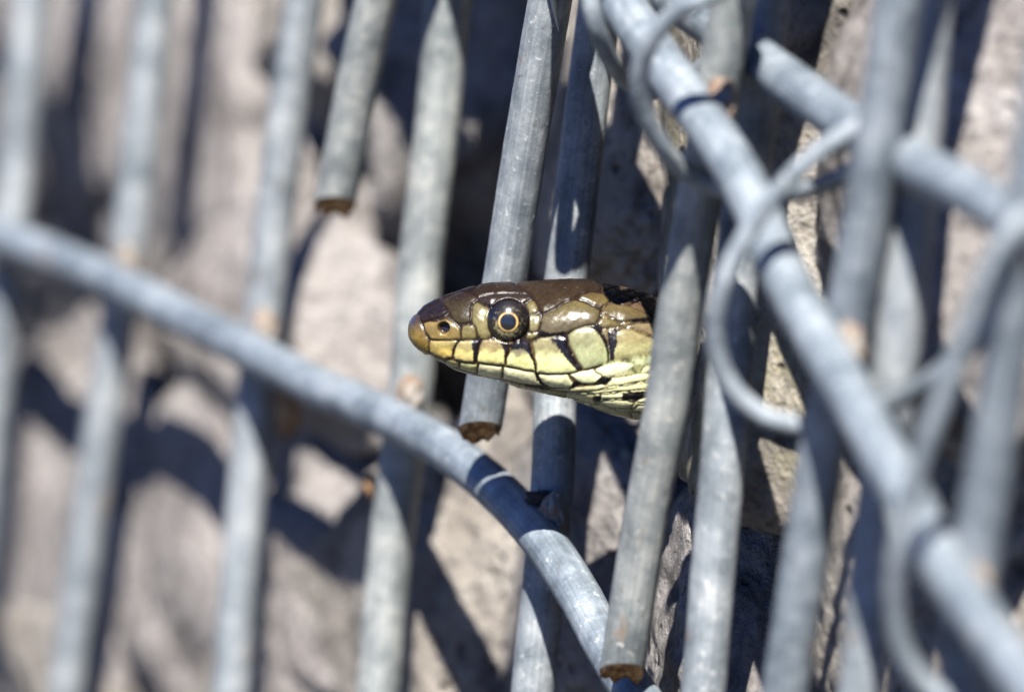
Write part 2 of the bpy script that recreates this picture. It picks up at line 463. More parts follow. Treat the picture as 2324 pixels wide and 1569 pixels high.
def px_line(pts, dfun, off=0.0):
    return [P(x, y, dfun(x, y) - (off(x) if callable(off) else off)) for x, y in pts]
def extend(pts, up=0.12, down=None):
    """lengthen a run of world points beyond both ends; down = world height to reach"""
    a, b2 = pts[0], pts[-1]
    d0 = (pts[0] - pts[1]).normalized(); d1 = (pts[-1] - pts[-2]).normalized()
    out = list(pts)
    if up: out = [a + d0 * up, a + d0 * up * 0.5] + out
    if down is not None:
        L = (b2.z - down) / max(0.2, -d1.z)
        out = out + [b2 + d1 * L * 0.5, b2 + d1 * L]
    return out
panelY = empty('welded_mesh_panel', WALL(-5, 0, 0))
tag(panelY, 'flat galvanised steel mesh panel with plain uprights, close in front of the stones', 'mesh panel')
YB = [
    [(70, 0), (45, 300), (22, 560), (-25, 1000), (-80, 1569)],
    [(352, 0), (322, 300), (288, 600), (228, 1000), (150, 1569)],
    [(690, 0), (640, 350), (596, 740), (555, 1180), (524, 1569)],
    [(1018, 0), (988, 318), (954, 597), (932, 880), (884, 1262), (858, 1569)],
    [(1362, 0), (1336, 200), (1306, 458), (1264, 824), (1250, 1144), (1208, 1569)],
    [(1740, 0), (1718, 200), (1670, 642), (1640, 1036), (1617, 1308), (1596, 1569)],
    [(2108, 0), (2075, 400), (2038, 773), (1985, 1250), (1955, 1569)],
]
for i, pts in enumerate(YB):
    tube('upright_wire', extend(px_line(pts, dY), 0.10, -0.01), RW * (1.08 if i == 3 else 1.0), ZINC_OLD if i in (3,) else ZINC, panelY, seed=i + 1, rough=0.03, sides=24)
W1 = [(-160, 490), (54, 557), (253, 636), (397, 709), (541, 781), (722, 878), (807, 912), (945, 980), (1036, 1036), (1151, 1134), (1242, 1240), (1311, 1345), (1370, 1455), (1450, 1585), (1560, 1720), (1700, 1850)]
tube('cross_wire', px_line(W1, dY, lambda x: OFFY if x < 1200 else max(0.25, OFFY - (x - 1200) * 0.0045)), RW, ZINC_SKY, panelY, seed=21, rough=0.03, sides=24)
W3 = [(700, -520), (900, -400), (1120, -270), (1260, -185), (1380, -110), (1490, -30), (1585, 35), (1743, 153), (1852, 232), (1960, 305), (2071, 372), (2203, 438), (2300, 500), (2460, 590)]
tube('cross_wire', px_line(W3, dY, OFFY * 0.75), RW, ZINC_SKY, panelY, seed=22, rough=0.03, sides=24)
for i, (x, y) in enumerate([(20, 566), (287, 606), (597, 755), (927, 905), (1252, 1175), (1594, 1640)]):
    weld(panelY, P(x, y, dY(x, y) - OFFY * 0.42), RW * 0.98, i + 1, (0.95, 1.2, 0.62))
for i, (x, y) in enumerate([(1725, 140), (2080, 385)]):
    weld(panelY, P(x, y, dY(x, y) - OFFY * 0.34), RW * 1.02, i + 11)

# ------------------------------------------------------------------ outer panel (leaning, uprights end in cut tips)
panelX = empty('welded_mesh_panel', P(1500, 1569, dX(1500, 1569)))
tag(panelX, 'leaning galvanised mesh panel whose uprights end in rusty cut tips around the snake', 'mesh panel')
XB = [
    ([(853, 0), (815, 170), (787, 318), (760, 462)], True),
    ([(1248, 0), (1214, 199), (1181, 398), (1151, 597), (1120, 785), (1089, 972)], True),
    ([(1662, 0), (1634, 175), (1588, 450), (1539, 730), (1508, 949), (1462, 1190), (1411, 1520)], True),
    ([(2040, 0), (1975, 438), (1925, 730), (1868, 1010), (1806, 1411), (1782, 1569)], False),
    ([(2400, 60), (2330, 500), (2262, 949), (2210, 1310), (2178, 1569)], False),
]
for i, (pts, end) in enumerate(XB):
    w = px_line(pts, dX)
    w = extend(w, 0.07, None)
    if not end:
        d1 = (w[-1] - w[-2]).normalized(); w.append(w[-1] + d1 * 0.03)
    cn = ((w[-1] - w[-2]).normalized() * 0.80 + C2W(Vector((0.10, 0.0, 0.50)))).normalized() if end else None
    o = tube('upright_wire', w, RW, ZINC_OLD if i in (0, 2) else ZINC_SKY if i > 2 else ZINC, panelX, seed=31 + i, rough=0.03, sides=24, cut=cn)
    if end:
        cut_end(panelX, w[-1], w[-1] - w[-2], RW * 0.99, 41 + i, cn)
W2 = [(820, -1000), (940, -800), (1050, -620), (1180, -400), (1310, -180), (1380, -50), (1434, 44), (1524, 175), (1620, 307), (1699, 438), (1752, 567), (1808, 680), (1867, 785), (1940, 912), (2005, 1030), (2060, 1130), (2135, 1275), (2235, 1420), (2323, 1538), (2440, 1680)]
tube('cross_wire', px_line(W2, dX, OFFX), RW, ZINC_SKY, panelX, seed=51, rough=0.03, sides=24)
for i, (x, y) in enumerate([(1632, 235), (1925, 800), (2212, 1345)]):
    weld(panelX, P(x, y, dX(x, y) - OFFX * 0.42), RW * 0.98, i + 61, (0.95, 1.2, 0.62))

# ------------------------------------------------------------------ binding spiral
SP0 = [(1336, -90, -3.0), (1338, -20, -3.2), (1352, 60, -3.1), (1384, 135, -2.6), (1425, 185, -2.0), (1490, 205, -1.7), (1560, 150, -1.9), (1560, 20, -2.6), (1500, -130, -2.9)]
SP = [(x - 120 * j, y - 250 * j, d + 1.45 * j) for j in (3, 2, 1) for x, y, d in SP0[1:-1]] + [  # px, py, depth
    (1360, -190, -2.6), (1336, -90, -3.0), (1338, -20, -3.2), (1352, 60, -3.1), (1384, 135, -2.6), (1425, 185, -2.0), (1490, 205, -1.7),
    (1580, 165, -2.2), (1650, 90, -3.2), (1695, 0, -4.4), (1690, -50, -5.2),
    (1640, -25, -5.6), (1585, 0, -5.7), (1522, 38, -5.5), (1472, 100, -5.3), (1450, 180, -5.0), (1463, 260, -4.7), (1500, 330, -4.4), (1556, 390, -4.0),
    (1640, 428, -3.9), (1720, 440, -4.1), (1795, 436, -4.5), (1865, 420, -5.0), (1935, 385, -5.7), (2000, 325, -6.6), (2020, 275, -7.2),
    (1985, 268, -7.5), (1940, 292, -7.6), (1850, 350, -7.5), (1760, 440, -7.4), (1690, 540, -7.3), (1640, 645, -7.2), (1622, 745, -7.0), (1636, 832, -6.8), (1682, 902, -6.7), (1752, 950, -6.7), (1842, 963, -6.7),
    (1920, 955, -7.0), (1992, 928, -7.6), (2075, 888, -8.2), (2150, 830, -8.8), (2235, 750, -9.5), (2320, 640, -10.4), (2378, 530, -11.4), (2375, 470, -12.2),
    (2320, 492, -12.6), (2255, 590, -12.6), (2195, 740, -12.4), (2140, 900, -12.2), (2080, 1070, -11.9), (2040, 1240, -11.6), (2030, 1380, -11.2), (2058, 1490, -11.0), (2130, 1575, -10.9), (2250, 1620, -11.3),
]
spiral = tube('binding_spiral', [P(*p) for p in SP], 0.00112, ZINC_SPIRAL, None, sides=16, spans=8, rough=0.02, seed=71)
tag(spiral, 'thin coiled galvanised binding wire winding round the sloping cross wire', 'wire coil')

# ------------------------------------------------------------------ the snake
# drawn in side-view units: 1 unit = 0.0155 mm; x to the right, y down, third value towards the camera
SX0, SY0, SK = 879.4, 595.7, 0.2930
UNIT = SK * PX
SD = 0.5                                   # cm beyond the focal plane
def S2W(a):
    """(n,3) array of side-view coordinates -> world"""
    a = np.asarray(a, dtype=float)
    dep = D + SD * 0.01 - a[:, 2] * UNIT
    k = (D + SD * 0.01) / D
    cx = (SX0 + SK * a[:, 0] - 1161.5) * PX * k
    cy = (784.5 - SY0 - SK * a[:, 1]) * PX * k
    c = np.stack([cx, cy, -dep], 1)
    Mn = np.array([list(r) for r in M])
    return c @ Mn.T + np.array(list(CAM))
TOP = [(157, 530), (158, 505), (162, 478), (172, 452), (187, 430), (205, 410), (225, 393), (280, 337), (360, 292), (450, 252), (560, 213), (680, 180), (800, 160), (900, 155), (985, 158), (1100, 151), (1250, 138), (1400, 131), (1520, 133), (1610, 148), (1720, 166), (1850, 192), (1960, 226), (2090, 285), (2300, 330), (3400, 330)]
BOT = [(157, 530), (158, 552), (163, 576), (175, 600), (195, 625), (220, 650), (260, 682), (300, 710), (345, 742), (400, 775), (470, 815), (560, 850), (680, 880), (800, 905), (930, 940), (1000, 968), (1150, 1003), (1300, 1033), (1400, 1055), (1500, 1093), (1600, 1130), (1720, 1170), (1850, 1200), (1950, 1222), (2300, 1200), (3400, 1120)]
WID = [(157, 30), (160, 70), (170, 112), (187, 150), (220, 190), (270, 222), (350, 258), (450, 292), (650, 340), (900, 395), (1100, 432), (1400, 488), (1600, 505), (1800, 480), (1950, 430), (2100, 350), (2400, 300), (3400, 300)]
def interp(tab, x):
    t = np.array(tab, dtype=float)
    return np.interp(x, t[:, 0], t[:, 1])
xs = [157.4]
while xs[-1] < 2060:
    dx = min(4.0, 0.6 + (xs[-1] - 157) * 0.05)
    xs.append(xs[-1] + dx)
while xs[-1] < 7400: xs.append(xs[-1] + 14)
xs = np.array(xs)
nc, nr = len(xs), 420
th = np.linspace(0, 2 * np.pi, nr, endpoint=False)
ex = 2.25
cu = np.sign(np.cos(th)) * np.abs(np.cos(th)) ** (2 / ex)
sv = np.sign(np.sin(th)) * np.abs(np.sin(th)) ** (2 / ex)
lo = np.sin(th) < 0
e2 = 3.3
cu = np.where(lo, np.sign(np.cos(th)) * np.abs(np.cos(th)) ** (2 / e2), cu)
sv = np.where(lo, np.sign(np.sin(th)) * np.abs(np.sin(th)) ** (2 / e2), sv)
cu = cu * (1 - 0.12 * np.clip(sv, 0, 1) ** 1.5)
xt = np.minimum(xs, 3400)
def smooth1(a, k):
    b2 = np.pad(a, k, mode='edge'); ker = np.hanning(2 * k + 1)
    return np.convolve(b2, ker / ker.sum(), mode='valid')
zt, zb, wd = interp(TOP, xt), interp(BOT, xt), interp(WID, xt)
hh = (zb - zt) / 2
RHO = math.radians(3)
Hc, Wc = hh[:, None], wd[:, None]
upN = sv[None, :] * Hc * math.cos(RHO) - cu[None, :] * Wc * math.sin(RHO)
mx, mn = upN.max(1, keepdims=True), upN.min(1, keepdims=True)
def to_y(u): return zb[:, None] + (u - mn) / (mx - mn) * (zt - zb)[:, None]
Y = to_y(upN)
LAT = cu[None, :] * Wc * math.cos(RHO) + sv[None, :] * Hc * math.sin(RHO)
# pattern lookup coordinates: the far half mirrors the near half
upM = sv[None, :] * Hc * math.cos(RHO) - np.abs(cu)[None, :] * Wc * math.sin(RHO)
YM = to_y(upM)
XM = np.repeat(xs[:, None], nr, 1)
# path: straight head, then the neck swings away from the camera
X0, RB = 1770.0, 390.0
arc = RB * math.radians(84)
px_, pz_, ang = np.empty(nc), np.empty(nc), np.empty(nc)
for i, x in enumerate(xs):
    if x <= X0: px_[i], pz_[i], ang[i] = x, 0, 0
    elif x <= X0 + arc:
        a = (x - X0) / RB
        px_[i], pz_[i], ang[i] = X0 + RB * math.sin(a), -RB * (1 - math.cos(a)), a
    else:
        a = arc / RB; t = x - X0 - arc
        px_[i] = X0 + RB * math.sin(a) + t * math.cos(a); pz_[i] = -RB * (1 - math.cos(a)) - t * math.sin(a); ang[i] = a
G = np.empty((nc, nr, 3))
G[:, :, 0] = px_[:, None] + LAT * np.sin(ang)[:, None]
G[:, :, 1] = Y + np.maximum(0, xs - 2300)[:, None] * 0.06
G[:, :, 2] = pz_[:, None] + LAT * np.cos(ang)[:, None]

# ---- scales: outline in side view, colours at its upper and lower edge (sRGB 0-255), relief
DK, BR, OL = (50, 38, 38), (74, 58, 46), (112, 100, 60)
CRM, PAL = (240, 235, 184), (226, 226, 150)
SC = [
 ('rostral', [(120, 560), (125, 460), (185, 405), (232, 396), (248, 412), (256, 452), (278, 512), (303, 570), (324, 600), (318, 660), (327, 702), (300, 730), (240, 700), (180, 650)], (92, 74, 48), (150, 124, 54), 10),
 ('internasal', [(252, 412), (300, 356), (392, 318), (412, 302), (452, 340), (472, 380), (440, 412), (395, 430), (330, 445), (277, 460), (258, 440)], (50, 46, 62), (72, 60, 62), 10),
 ('internasal', [(215, 395), (280, 310), (395, 260), (405, 292), (385, 312), (300, 346), (248, 402)], (50, 46, 62), (54, 48, 60), 8),
 ('nasal', [(277, 466), (330, 450), (390, 455), (462, 428), (500, 448), (545, 490), (561, 512), (568, 590), (500, 596), (420, 600), (337, 592), (322, 572), (292, 540)], (128, 106, 62), (152, 130, 74), 9),
 ('prefrontal', [(404, 292), (480, 262), (560, 226), (636, 236), (690, 260), (700, 277), (662, 310), (646, 350), (645, 400), (640, 460), (600, 474), (545, 470), (500, 428), (474, 385), (455, 340), (416, 306)], (66, 50, 50), (112, 100, 74), 12),
 ('prefrontal', [(404, 286), (440, 230), (680, 140), (690, 186), (640, 230), (560, 218), (480, 255)], DK, DK, 8),
 ('loreal', [(580, 492), (620, 476), (660, 481), (681, 512), (690, 560), (680, 586), (630, 593), (577, 593), (570, 540)], (118, 106, 62), (140, 128, 78), 9),
 ('preocular', [(652, 352), (671, 315), (700, 306), (760, 340), (802, 352), (785, 400), (777, 460), (785, 520), (812, 577), (760, 587), (722, 587), (696, 550), (683, 505), (656, 465), (650, 410)], (112, 102, 68), (148, 136, 86), 10),
 ('supraocular', [(702, 290), (742, 262), (820, 246), (950, 241), (1050, 246), (1110, 265), (1121, 281), (1084, 300), (1050, 322), (980, 312), (900, 312), (840, 327), (802, 348), (742, 316)], (72, 52, 48), (92, 76, 66), 20),
 ('frontal', [(640, 232), (690, 188), (720, 130), (985, 110), (990, 178), (1100, 242), (1050, 241), (950, 235), (820, 240), (740, 256), (704, 268)], (70, 54, 48), (74, 60, 50), 10),
 ('parietal', [(1112, 250), (996, 182), (992, 110), (1612, 100), (1618, 150), (1652, 198), (1642, 216), (1560, 221), (1490, 241), (1440, 281), (1370, 306), (1300, 356), (1202, 402), (1176, 380), (1167, 340), (1152, 310), (1126, 280)], (74, 58, 50), (98, 80, 58), 12),
 ('postocular', [(1065, 326), (1110, 290), (1140, 300), (1163, 345), (1163, 385), (1140, 400), (1096, 402), (1085, 360)], (110, 98, 58), (132, 122, 80), 12),
 ('postocular', [(1100, 407), (1150, 402), (1183, 411), (1184, 450), (1165, 530), (1130, 543), (1096, 530), (1092, 470)], (134, 124, 88), (140, 130, 88), 12),
 ('postocular', [(1085, 547), (1130, 543), (1165, 547), (1160, 571), (1110, 596), (1072, 590), (1070, 570)], (128, 118, 74), (128, 118, 74), 9),
 ('temporal', [(1196, 411), (1300, 366), (1380, 312), (1450, 291), (1540, 320), (1600, 345), (1640, 376), (1631, 430), (1600, 474), (1530, 490), (1450, 515), (1360, 555), (1270, 566), (1182, 566), (1172, 545), (1187, 470)], (104, 92, 54), (106, 96, 74), 20),
 ('temporal', [(1472, 281), (1497, 246), (1580, 228), (1660, 236), (1700, 255), (1724, 290), (1690, 328), (1650, 343), (1600, 330), (1540, 302)], (92, 76, 46), (104, 90, 54), 12),
 ('temporal', [(1645, 382), (1692, 330), (1750, 312), (1810, 331), (1870, 370), (1913, 420), (1914, 450), (1850, 455), (1790, 464), (1730, 434), (1680, 414), (1648, 409)], (108, 94, 56), (90, 76, 52), 13),
 ('temporal', [(1608, 480), (1642, 433), (1690, 427), (1760, 451), (1789, 480), (1780, 500), (1720, 509), (1652, 514)], (124, 112, 66), (92, 80, 56), 11),
 ('temporal', [(1802, 490), (1850, 468), (1918, 462), (1950, 500), (1946, 600), (1932, 602), (1882, 548), (1822, 512)], (140, 122, 92), (128, 112, 82), 9),
 ('labial', [(332, 602), (420, 606), (520, 602), (546, 607), (522, 640), (502, 680), (496, 736), (440, 745), (370, 720), (327, 692), (322, 640)], (158, 142, 84), (222, 190, 96), 10),
 ('labial', [(562, 607), (650, 602), (716, 604), (700, 640), (690, 700), (682, 772), (600, 769), (520, 749), (510, 720), (527, 660), (542, 622)], (164, 150, 98), (222, 202, 122), 10),
 ('labial', [(735, 602), (790, 592), (860, 597), (930, 612), (944, 627), (940, 690), (915, 740), (905, 795), (800, 786), (697, 771), (694, 740), (712, 660), (726, 622)], (150, 134, 92), (230, 220, 140), 12),
 ('labial', [(952, 622), (1010, 608), (1075, 603), (1098, 622), (1118, 690), (1138, 780), (1143, 840), (1050, 826), (920, 796), (927, 740), (947, 692)], (120, 112, 90), (228, 226, 150), 10),
 ('labial', [(1118, 611), (1180, 582), (1260, 577), (1330, 571), (1376, 590), (1386, 640), (1428, 730), (1478, 800), (1503, 830), (1400, 854), (1290, 861), (1152, 850), (1152, 790), (1133, 690)], (150, 142, 102), (230, 232, 160), 12),
 ('labial', [(1389, 560), (1450, 521), (1530, 500), (1590, 496), (1640, 530), (1680, 590), (1698, 650), (1708, 740), (1708, 765), (1640, 794), (1560, 818), (1515, 827), (1482, 780), (1434, 690), (1403, 620)], (148, 146, 108), (168, 172, 126), 14),
 ('labial', [(1694, 522), (1750, 512), (1800, 512), (1850, 542), (1910, 592), (1938, 622), (1918, 680), (1870, 714), (1800, 744), (1722, 764), (1717, 700), (1708, 620)], (140, 130, 92), (170, 166, 118), 13),
 ('infralabial', [(355, 732), (438, 748), (440, 783), (395, 775), (360, 755)], (120, 112, 66), (140, 130, 80), 5),
 ('infralabial', [(446, 752), (550, 768), (552, 818), (500, 815), (450, 790)], (190, 186, 122), (150, 142, 92), 6),
 ('infralabial', [(561, 774), (694, 788), (690, 862), (640, 856), (562, 832)], (206, 202, 136), (166, 156, 104), 7),
 ('infralabial', [(706, 787), (885, 807), (878, 908), (800, 904), (696, 874)], CRM, (196, 188, 138), 8),
 ('infralabial', [(896, 810), (1138, 852), (1150, 900), (1208, 958), (1050, 945), (892, 907)], CRM, (208, 202, 150), 9),
 ('infralabial', [(1164, 867), (1290, 870), (1390, 866), (1402, 900), (1448, 958), (1380, 974), (1260, 969), (1192, 930), (1168, 890)], CRM, (222, 222, 164), 11),
 ('infralabial', [(1404, 864), (1510, 837), (1585, 824), (1620, 860), (1716, 900), (1650, 934), (1510, 940), (1442, 908)], CRM, (226, 230, 176), 11),
 ('infralabial', [(1598, 827), (1700, 787), (1798, 763), (1836, 792), (1808, 848), (1740, 883), (1680, 883), (1622, 855)], (220, 232, 180), CRM, 11),
 ('infralabial', [(1802, 757), (1920, 702), (1944, 712), (1938, 765), (1850, 799), (1832, 777)], (176, 192, 150), (206, 210, 160), 9),
 ('gular', [(1854, 846), (1862, 803), (1940, 777), (1952, 800), (1932, 850)], (196, 198, 140), CRM, 8),
 ('gular', [(1692, 937), (1740, 897), (1860, 852), (1930, 857), (1930, 888), (1860, 918), (1780, 948), (1702, 963)], CRM, (222, 218, 160), 9),
 ('gular', [(1928, 850), (1960, 772), (2040, 765), (2030, 840), (1952, 860)], (196, 216, 170), CRM, 8),
 ('gular', [(1928, 928), (1952, 872), (2040, 850), (2030, 925), (1952, 933)], CRM, CRM, 8),
 ('gular', [(1912, 987), (1932, 947), (2040, 935), (2030, 998), (1932, 1000)], (206, 222, 178), CRM, 8),
 ('chin_shield', [(1232, 983), (1500, 962), (1678, 942), (1692, 968), (1600, 997), (1400, 1006)], (212, 206, 152), (190, 182, 130), 8),
 ('gular', [(1482, 1004), (1700, 980), (1890, 927), (1903, 950), (1880, 983), (1700, 1004), (1600, 1018)], (226, 222, 164), (210, 206, 150), 8),
 ('gular', [(1642, 1017), (1800, 1012), (1888, 997), (1880, 1038), (1810, 1053), (1642, 1058)], CRM, (220, 218, 160), 9),
 ('gular', [(1902, 1012), (2030, 1005), (2020, 1090), (1852, 1083), (1847, 1070)], CRM, CRM, 9),
 ('gular', [(1652, 1067), (1810, 1060), (1843, 1085), (1828, 1128), (1720, 1123), (1642, 1090)], (226, 224, 170), (206, 202, 146), 9),
 ('gular', [(1852, 1097), (2020, 1097), (2010, 1173), (1832, 1148)], CRM, (226, 222, 164), 9),
 ('chin_shield', [(860, 915), (1050, 952), (1225, 984), (1385, 1012), (1400, 1100), (1000, 1040), (850, 960)], (172, 164, 108), (130, 120, 74), 6),
 ('chin_shield', [(400, 790), (560, 838), (690, 872), (840, 912), (840, 980), (560, 920), (380, 830)], (150, 140, 90), (120, 110, 70), 4),
 ('gular', [(1400, 1016), (1590, 1022), (1636, 1060), (1640, 1100), (1560, 1100), (1410, 1062)], (196, 190, 136), (170, 162, 112), 7),
 ('gular', [(1560, 1108), (1640, 1098), (1720, 1130), (1830, 1158), (1880, 1230), (1700, 1220)], (190, 184, 132), (168, 160, 112), 7),
]
BLACK = [
 [(496, 745), (500, 680), (516, 640), (545, 598), (575, 600), (540, 640), (520, 690), (512, 750)],
 [(660, 775), (662, 690), (650, 640), (655, 590), (722, 585), (726, 620), (706, 680), (695, 775)],
 [(882, 640), (865, 605), (935, 610), (952, 640), (944, 690), (922, 740), (912, 798), (900, 798), (900, 740), (905, 690)],
 [(945, 640), (975, 605), (1090, 595), (1108, 640), (1122, 700), (1150, 800), (1155, 845), (1138, 842), (1118, 760), (1080, 690), (1030, 668), (960, 680)],
 [(1240, 585), (1330, 568), (1388, 590), (1402, 640), (1446, 730), (1512, 832), (1466, 836), (1400, 770), (1335, 690), (1295, 625)],
 [(1555, 502), (1600, 490), (1655, 530), (1695, 600), (1712, 680), (1714, 768), (1692, 765), (1688, 690), (1660, 610), (1615, 545)],
 [(1692, 535), (1735, 512), (1795, 510), (1768, 560), (1772, 640), (1748, 690), (1752, 755), (1714, 768), (1706, 650)],
 [(1168, 570), (1180, 520), (1260, 545), (1370, 530), (1380, 560), (1270, 572)],
 [(1560, 490), (1620, 470), (1665, 510), (1640, 525)],
 [(1800, 450), (1870, 430), (1915, 425), (1920, 455), (1860, 462)],
 [(1600, 925), (1650, 880), (1720, 895), (1680, 940), (1600, 945)],
 [(1435, 925), (1490, 945), (1450, 968), (1400, 985)],
 [(1588, 1040), (1640, 1030), (1645, 1062), (1610, 1085), (1592, 1070)],
 [(1800, 1010), (1890, 990), (1895, 1025), (1850, 1055), (1800, 1055)],
 [(1900, 930), (1925, 930), (1905, 985), (1880, 985)],
 [(1780, 270), (1890, 265), (1895, 300), (1800, 310)],
 [(780, 330), (830, 318), (805, 372), (785, 372)],
 [(1225, 975), (1200, 955), (1060, 950), (1100, 970), (1240, 992)],
 [(1150, 905), (1142, 850), (1158, 850), (1170, 900), (1215, 950), (1190, 950)],
]
def lin(c): 
    c = np.asarray(c, dtype=float) / 255.0
    return np.where(c <= 0.04045, c / 12.92, ((c + 0.055) / 1.055) ** 2.4)
def inside_dist(qx, qy, poly):
    p = np.array(poly, dtype=float); q = np.roll(p, -1, 0)
    ins = np.zeros(qx.shape, bool); dd = np.full(qx.shape, 1e9)
    for (ax, ay), (bx, by) in zip(p, q):
        c = ((ay > qy) != (by > qy)) & (qx < (bx - ax) * (qy - ay) / ((by - ay) if by != ay else 1e-9) + ax)
        ins ^= c
        ex_, ey_ = bx - ax, by - ay
        t = np.clip(((qx - ax) * ex_ + (qy - ay) * ey_) / (ex_ * ex_ + ey_ * ey_ + 1e-9), 0, 1)
        dd = np.minimum(dd, np.hypot(qx - ax - t * ex_, qy - ay - t * ey_))
    return ins, dd
def wob(x, y, f, seed=0.0):     # cheap smooth 2-D wobble
    return (np.sin(x * f * 1.0 + 1.3 * np.sin(y * f * 0.7 + seed)) + np.sin(y * f * 1.31 + 1.7 * np.sin(x * f * 0.6 + 2 + seed)) + np.sin((x + y) * f * 0.77 + seed * 2)) / 3
rng = np.random.default_rng(4)
fx, fy = XM.ravel(), YM.ravel()
wx = fx + 3.0 * wob(fx, fy, 0.045); wy = fy + 3.0 * wob(fy, fx, 0.05, 3.0)
ntot = fx.size
disp = np.zeros(ntot); colr = np.zeros((ntot, 3)); lab = np.full(ntot, -1); glo = np.full(ntot, 0.5); seamd = np.zeros(ntot)
# generic keeled scales of the neck and throat
vv = np.repeat(sv[None, :], nc, 0).ravel(); tt = np.repeat(th[None, :], nc, 0).ravel()
tm = np.where(np.cos(tt) < 0, np.pi - tt, tt)
gs = fx / 120.0; gt = tm / (2 * np.pi) * 34
ga, gb = gs + gt * 0.5, gs - gt * 0.5
fa, fb = ga - np.floor(ga), gb - np.floor(gb)
gd = np.minimum.reduce([fa, 1 - fa, fb, 1 - fb]) * 85
cid = np.floor(ga) * 13.7 + np.floor(gb) * 7.3
jit = np.sin(cid * 12.9898) * 43758.5453; jit = jit - np.floor(jit)
disp[:] = 9 * (1 - np.exp(-gd / 14.0)) - 5 * np.exp(-(gd / 6.0) ** 2) - 4
top_c, mid_c, low_c, bel_c = lin((84, 66, 50)), lin((112, 98, 66)), lin((170, 172, 120)), lin((214, 210, 156))
lv = np.clip(vv, -1, 1)
def bl(a, b2, t): return a[None, :] + (b2 - a)[None, :] * t[:, None]
def ss(e0, e1, x): t = np.clip((x - e0) / (e1 - e0), 0, 1); return t * t * (3 - 2 * t)
colr[:] = bl(top_c, mid_c, 1 - ss(0.45, 0.8, lv))
k = (1 - ss(-0.15, 0.15, lv))[:, None]; colr = colr * (1 - k) + low_c * k
k = (1 - ss(-0.5, -0.2, lv))[:, None]; colr = colr * (1 - k) + bel_c * k
colr *= (0.75 + 0.5 * jit)[:, None]
blotch = ((jit > 0.80) & (lv > -0.5) & (lv < 0.9) & (fx > 1900))
colr[blotch] = lin((26, 20, 20))
seam_col = lin((38, 26, 20))
k = np.exp(-(gd / 5.0) ** 2)[:, None]; colr = colr * (1 - 0.8 * k) + seam_col * 0.8 * k
# head shields
near = fx < 2080
open_ = near & (fx < 1660) & (fy < 1010)
disp[open_] = -7; colr[open_] = lin((40, 30, 24))
op2 = open_ & (fy > 610) & (fx > 320); colr[op2] = lin((96, 76, 50))
for si, (nm, poly, ctop, cbot, relief) in enumerate(SC):
    pa = np.array(poly, dtype=float)
    m_ = near & (wx > pa[:, 0].min() - 2) & (wx < pa[:, 0].max() + 2) & (wy > pa[:, 1].min() - 2) & (wy < pa[:, 1].max() + 2)
    idx = np.nonzero(m_)[0]
    ins, dd = inside_dist(wx[idx], wy[idx], poly)
    idx, dd = idx[ins], dd[ins]
    y0, y1 = pa[:, 1].min(), pa[:, 1].max()
    t = np.clip((fy[idx] - y0) / (y1 - y0), 0, 1)
    if nm in ('labial',): t = ss(0.30, 0.62, t + 0.10 * wob(fx[idx], fy[idx], 0.06, si))
    c = bl(lin(ctop), lin(cbot), t)
    c *= (1 + 0.16 * wob(fx[idx], fy[idx], 0.035, si) + 0.10 * wob(fx[idx], fy[idx], 0.11, si + 5))[:, None]
    if nm in ('internasal', 'prefrontal', 'frontal', 'parietal', 'supraocular'): c *= 0.34
    if nm in ('temporal', 'postocular', 'preocular', 'loreal', 'nasal'): c *= 0.85
    if nm == 'rostral':
        kk = (1 - ss(430, 560, fy[idx]))[:, None]; c = c * (1 - kk) + lin((62, 50, 50)) * kk
    pale = nm in ('labial', 'infralabial', 'gular', 'chin_shield')
    sw = 6.0 if nm == 'gular' else 4.0 if pale else 7.0 if nm not in ('internasal', 'prefrontal', 'frontal', 'parietal') else 5.0
    k = np.exp(-(dd / sw) ** 2)[:, None]
    c = c * (1 - 0.9 * k) + (lin((34, 28, 24)) if nm == 'gular' else lin((78, 58, 40)) if pale else seam_col) * 0.9 * k
    colr[idx] = c
    lab[idx] = si
    glo[idx] = 0.22 if nm in ('internasal', 'prefrontal', 'frontal', 'parietal') else 0.6 if nm == 'supraocular' else 1.0
    if nm == 'gular': relief = 6; c *= 1.06; colr[idx] = c
    disp[idx] = relief * (1 - np.exp(-dd / (relief * 2.0))) - 5 * np.exp(-(dd / 7.0) ** 2)
for bi, poly in enumerate(BLACK):
    pa = np.array(poly, dtype=float)
    if bi >= 9: pa = pa.mean(0) + (pa - pa.mean(0)) * 1.3; poly = pa.tolist()
    e = 4
    m_ = near & (fx > pa[:, 0].min() - e) & (fx < pa[:, 0].max() + e) & (fy > pa[:, 1].min() - e) & (fy < pa[:, 1].max() + e)
    idx = np.nonzero(m_)[0]
    bxx = fx[idx] + 4 * wob(fx[idx], fy[idx], 0.16, bi); byy = fy[idx] + 4 * wob(fy[idx], fx[idx], 0.17, bi)
    ins, dd = inside_dist(bxx, byy, poly)
    k = np.where(ins, ss(0, 5, dd), 0)[:, None]
    colr[idx] = colr[idx] * (1 - k) + lin((20, 14, 17)) * k
# dusty brown speckle on the labials
spk = (wob(fx, fy, 0.21, 1.0) + wob(fx, fy, 0.37, 4.0)) * 0.5
m_ = (lab >= 19) & (lab <= 25)
k = (ss(0.35, 0.6, spk) * 0.35 * m_)[:, None]; colr = colr * (1 - k) + lin((110, 84, 36)) * k
